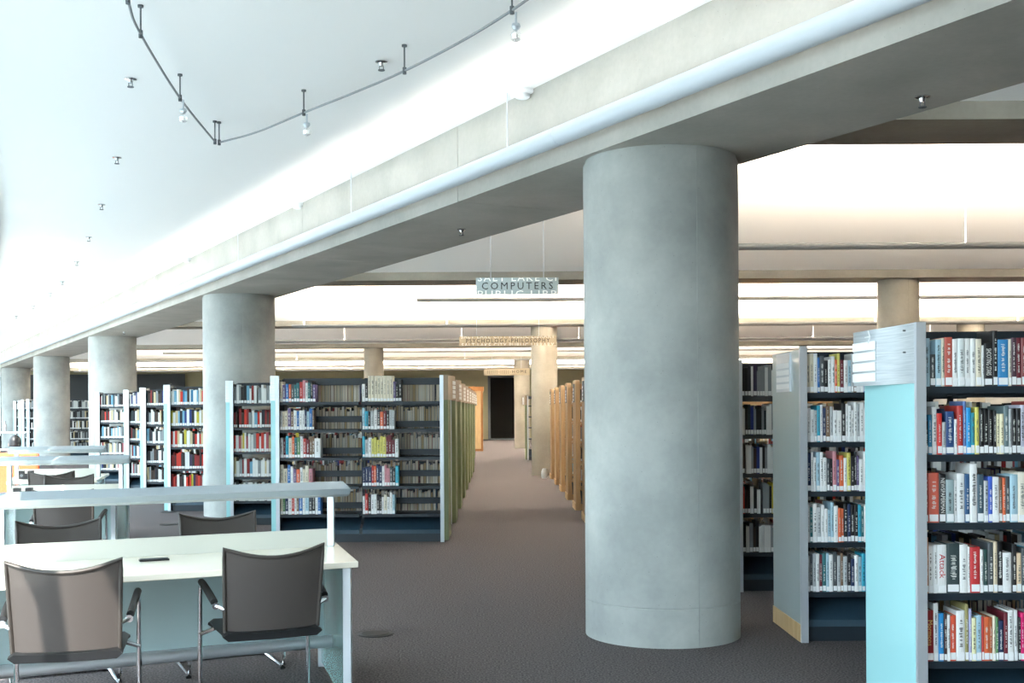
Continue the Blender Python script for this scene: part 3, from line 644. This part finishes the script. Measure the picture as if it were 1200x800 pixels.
for q_, F_, l in ((q2, F2, 'black double power outlet box on the second desk'), (q3, F3, 'black double power outlet box on the third desk')):
    p = at(q_, F_, .82, .3, .7425); o = thing('outlet_box', l, 'outlet', p, math.radians(12), 'desk outlet boxes')
    b = B(); box(b, -.075, .075, -.03, .03, 0, .06); box(b, -.075, -.02, -.03, .03, .06, .09); box(b, .02, .075, -.03, .03, .06, .09); obj('housing', b, 'dark_rubber', o)
    for sx in (-.045, .045): b = B(); tube(b, [(sx, -.0305, .04), (sx, -.028, .04)], .016, 12); obj('socket', b, 'ink_grey', o)
# floor boxes
for x, y, l in ((-.802, 7.542, 'round dark floor box in the carpet by the front desk'), (-4.78, 16.75, 'round dark floor box in the carpet near the stepped bookcases'), (-4.25, 14.9, 'round dark floor box in the carpet behind the second desk')):
    o = thing('floor_box', l, 'floor box', (x, y, 0), 0, 'floor boxes')
    b = B(); lathe(b, [(.115, .0005), (.115, .006), (.105, .009)], 28); obj('rim', b, 'floor_box', o, smooth=True)
    b = B(); lathe(b, [(.09, .009), (.09, .011)], 28); obj('lid', b, 'dark_rubber', o)

# ------------------------------------------------------------------ cantilever chairs
def make_chair(label):
    t = thing('desk_chair', label, 'chair', group='mesh-backed cantilever chairs')
    # mesh back: concave panel, low in the middle of its top edge
    def panel(inset, off, th):
        b = B(); nx, nz = 12, 8; G = []
        for side in (0, 1):
            g = []
            for j in range(nz+1):
                row = []
                for i_ in range(nx+1):
                    s = 2*i_/nx-1; v = j/nz
                    x = s*(.222 - inset - .012*(1-v)); top = .86-.045*(1-s*s)-inset; z = .478+inset*.5 + (top-.478-inset*.5)*v
                    y = -.185 - .07*v - .035*(1-s*s)*1.0 + off + side*th
                    row.append(b.verts.new((x, y, z)))
                g.append(row)
            G.append(g)
        for j in range(nz):
            for i_ in range(nx):
                b.faces.new((G[0][j][i_], G[0][j][i_+1], G[0][j+1][i_+1], G[0][j+1][i_])); b.faces.new((G[1][j][i_+1], G[1][j][i_], G[1][j+1][i_], G[1][j+1][i_+1]))
        for j in range(nz):
            for i_ in (0, nx): b.faces.new((G[0][j][i_], G[0][j+1][i_], G[1][j+1][i_], G[1][j][i_]))
        for i_ in range(nx):
            for j in (0, nz): b.faces.new((G[0][j][i_], G[0][j][i_+1], G[1][j][i_+1], G[1][j][i_]))
        return b
    back = obj('backrest', panel(.006, 0, .004), 'mesh_cloth', t, smooth=True)
    # frame around the mesh
    b = B(); pts = []
    def bp(s, v):
        x = s*(.222-.012*(1-v)); top = .86-.045*(1-s*s); return Vector((x, -.185-.07*v-.035*(1-s*s)+.002, .478+(top-.478)*v))
    loop = [bp(-1, j/8) for j in range(9)] + [bp(-1+2*i_/12, 1) for i_ in range(1, 13)] + [bp(1, 1-j/8) for j in range(1, 9)]
    tube(b, loop, .0095, 8); obj('back_frame', b, 'mesh_frame', back, smooth=True)
    # padded seat with rolled edges
    b = B(); prof = [(-.225, .0), (-.20, .016), (.0, .008), (.20, .016), (.225, 0), (.20, -.022), (0, -.026), (-.20, -.022)]
    path = [Vector((0, -.22, .462)), Vector((0, -.19, .468)), Vector((0, 0, .46)), Vector((0, .16, .465)), Vector((0, .23, .455)), Vector((0, .25, .44))]
    sweep(b, path, prof); obj('seat', b, 'seat_black', t, smooth=True)
    # chrome cantilever sides
    for s in (-1, 1):
        x = s*.262
        path = [(x*.92, -.20, .012), (x, -.17, .012), (x, .22, .012), (x, .258, .03), (x, .265, .08), (x, .235, .585), (x, .215, .635), (x, .175, .648), (x*.98, -.02, .625), (x*.95, -.175, .598)]
        b = B(); tube(b, path, .0115, 10); obj('leg', b, 'chrome', t, smooth=True)
        b = B(); tube(b, [(x, .19, .656), (x, .12, .655), (x*.985, -.02, .637), (x*.96, -.15, .612)], .017, 10); obj('armrest', b, 'dark_rubber', t, smooth=True)
        b = B(); tube(b, [(x*.95, -.178, .598), (s*.214, -.205, .585)], .009, 8); tube(b, [(x*.95, -.185, .598), (x*.95, -.165, .598)], .016, 10); obj('arm_bolt', b, 'chrome', t, smooth=True)
        b = B(); tube(b, [(x, .24, .40), (s*.2, .2, .43)], .010, 8); obj('seat_bracket', b, 'chrome', t, smooth=True)
        b = B(); box(b, x-.014, x+.014, .2, .245, 0, .014); obj('foot_pad', b, 'dark_rubber', t)
    b = B(); tube(b, [(-.241, -.2, .012), (.241, -.2, .012)], .0115, 10); obj('cross_bar', b, 'chrome', t, smooth=True)
    return t
RA = math.radians
ch = make_chair('dark mesh chair at the front desk, in shade beside the glass end panel'); ch.location = (-1.095, 5.40, 0); ch.rotation_euler = (0, 0, RA(22))
copy_tree(ch, (-1.835, 4.96, 0), RA(14), 'sunlit mesh chair at the front desk with a shadow stripe on its back')
copy_tree(ch, (-1.565, 6.66, 0), RA(180+25), 'mesh chair across the front desk, facing the shaded chair')
copy_tree(ch, (-2.36, 6.25, 0), RA(180+25), 'mesh chair across the front desk, facing the sunlit chair')
copy_tree(ch, (-3.43, 9.21, 0), RA(12), 'mesh chair pushed up to the second desk under its lamp hood')
copy_tree(ch, (-4.08, 10.88, 0), RA(192), 'mesh chair between the second and third desks, facing the second desk')
copy_tree(ch, (-4.60, 12.0, 0), RA(12), 'mesh chair drawn up to the third desk')

# ------------------------------------------------------------------ lounge corner: armchair, reader, rack
ac = thing('armchair', 'orange upholstered armchair holding the reader', 'armchair', (-6.82, 16.3, 0), RA(20))
obj('seat_cushion', bxm(-.26, .26, -.18, .32, .24, .40), 'orange_fabric', ac, bevel=.03); obj('back_cushion', bxm(-.33, .33, -.34, -.18, .24, .90), 'orange_fabric', ac, bevel=.04)
for s in (-1, 1):
    obj('arm', bxm(min(s*.26, s*.34), max(s*.26, s*.34), -.18, .32, .20, .56), 'orange_fabric', ac, bevel=.03)
    for yy in (-.28, .27): b = B(); tube(b, [(s*.28, yy, 0), (s*.28, yy, .24)], .016, 8); obj('leg', b, 'chrome', ac)
def ell(bm, c, r, n=12):
    m_ = Matrix.Translation(c) @ Matrix.Diagonal((r[0], r[1], r[2], 1)); bmesh.ops.create_uvsphere(bm, u_segments=n*2, v_segments=n, radius=1, matrix=m_)
def limb(bm, pts, n=12):                            # (point, radius)
    for (p, r), (q, s) in zip(pts, pts[1:]):
        p, q = Vector(p), Vector(q)
        for k in range(7): u = k/6; c = p.lerp(q, u); rr = r+(s-r)*u; ell(bm, c, (rr, rr, rr), 7)
def remesh(name, bm, material, parent, vox=.012):
    me = bpy.data.meshes.new(name); bm.to_mesh(me); bm.free(); me.materials.append(M[material])
    o = bpy.data.objects.new(name, me); C.objects.link(o)
    m = o.modifiers.new('remesh', 'REMESH'); m.mode = 'VOXEL'; m.voxel_size = vox; m.use_smooth_shade = True
    s = o.modifiers.new('smooth', 'SMOOTH'); s.iterations = 3
    me2 = bpy.data.meshes.new_from_object(o.evaluated_get(bpy.context.evaluated_depsgraph_get())); o.modifiers.clear(); o.data = me2
    o.parent = parent
    return o
pr = thing('person', 'seated person with short black hair and dark jacket in the orange armchair', 'person', (-6.82, 16.3, 0), RA(20))
def torso(bm, g=0):
    limb(bm, [((0, -.03, .50), .15+g), ((0, -.06, .66), .135+g), ((0, -.04, .80), .145+g)])
    for s in (-1, 1): limb(bm, [((s*.05, -.05, .84), .09+g), ((s*.165, -.04, .85), .062+g), ((s*.22, .06, .64), .048+g)])
def forearms(bm, g=0):
    limb(bm, [((.22, .06, .64), .047+g), ((.13, .27, .60), .036+g)]); limb(bm, [((-.22, .06, .64), .047+g), ((-.24, .24, .80), .036+g)])
b = B(); torso(b); forearms(b)
limb(b, [((0, -.03, .84), .06), ((0, -.01, .93), .055)])                                       # neck
ell(b, (0, .02, 1.02), (.078, .098, .118)); ell(b, (0, .05, .955), (.055, .062, .05)); ell(b, (0, .118, 1.01), (.014, .022, .022))
for s in (-1, 1): ell(b, (s*.079, .015, 1.015), (.012, .022, .032), 8)
for s, w_, dr in ((1, Vector((.13, .27, .60)), Vector((-.55, .8, -.1))), (-1, Vector((-.24, .24, .80)), Vector((.05, .35, .9)))):
    dr.normalize(); sd_ = dr.cross(Vector((0, 0, 1)) if s > 0 else Vector((0, 1, 0))).normalized(); pal = w_+dr*.07
    limb(b, [(w_, .03), (pal, .036)])
    for k in range(4):
        o_ = sd_*(.021*(k-1.5)); limb(b, [(pal+o_, .014), (pal+o_+dr*(.06-.004*abs(k-1.3)), .0105), (pal+o_+dr*.085+Vector((0, .01, -.02)), .009)])
    limb(b, [(w_+dr*.03+sd_*.03, .014), (w_+dr*.07+sd_*.06, .011), (w_+dr*.10+sd_*.06, .009)])
for s in (-1, 1): limb(b, [((s*.09, .0, .50), .085), ((s*.11, .40, .47), .06), ((s*.11, .43, .10), .042)]); limb(b, [((s*.11, .43, .07), .04), ((s*.11, .54, .04), .035)])
body = remesh('body', b, 'skin', pr)
b = B(); torso(b, .012); forearms(b, .008); remesh('jacket', b, 'jacket', pr)
b = B()
for s in (-1, 1): limb(b, [((s*.09, .0, .50), .098), ((s*.11, .40, .47), .072), ((s*.11, .43, .12), .055)])
remesh('trousers', b, 'trousers', pr)
b = B(); ell(b, (0, .002, 1.045), (.088, .102, .105)); ell(b, (0, -.03, 1.0), (.08, .075, .09)); remesh('hair', b, 'hair', pr)
b = B()
for s in (-1, 1): ell(b, (s*.03, .108, 1.025), (.009, .007, .007), 6)
obj('eyes', b, 'ink', pr)
b = B()
for s in (-1, 1): limb(b, [((s*.11, .43, .05), .05), ((s*.11, .55, .04), .042)])
remesh('shoes', b, 'dark_rubber', pr)
rk = thing('display_rack', 'white open rack standing beyond the armchair', 'rack', (-9.0, 20.2, 0))
for x in (0, .78): b = B(); tube(b, [(x, 0, 0), (x, 0, 1.22)], .015, 8); obj('post', b, 'white_metal', rk)
for z in (.5, .82, 1.12): obj('rail', bxm(0, .78, -.12, .12, z-.02, z), 'white_metal', rk)
b = B(); lathe(b, [(.03, 0), (.03, .12), (.012, .15), (.012, .19)], 12); tag(obj('bottle', b, 'ink_grey', loc=(-8.62, 20.2, 1.1205), smooth=True), 'small dark bottle standing on the white rack', 'bottle')
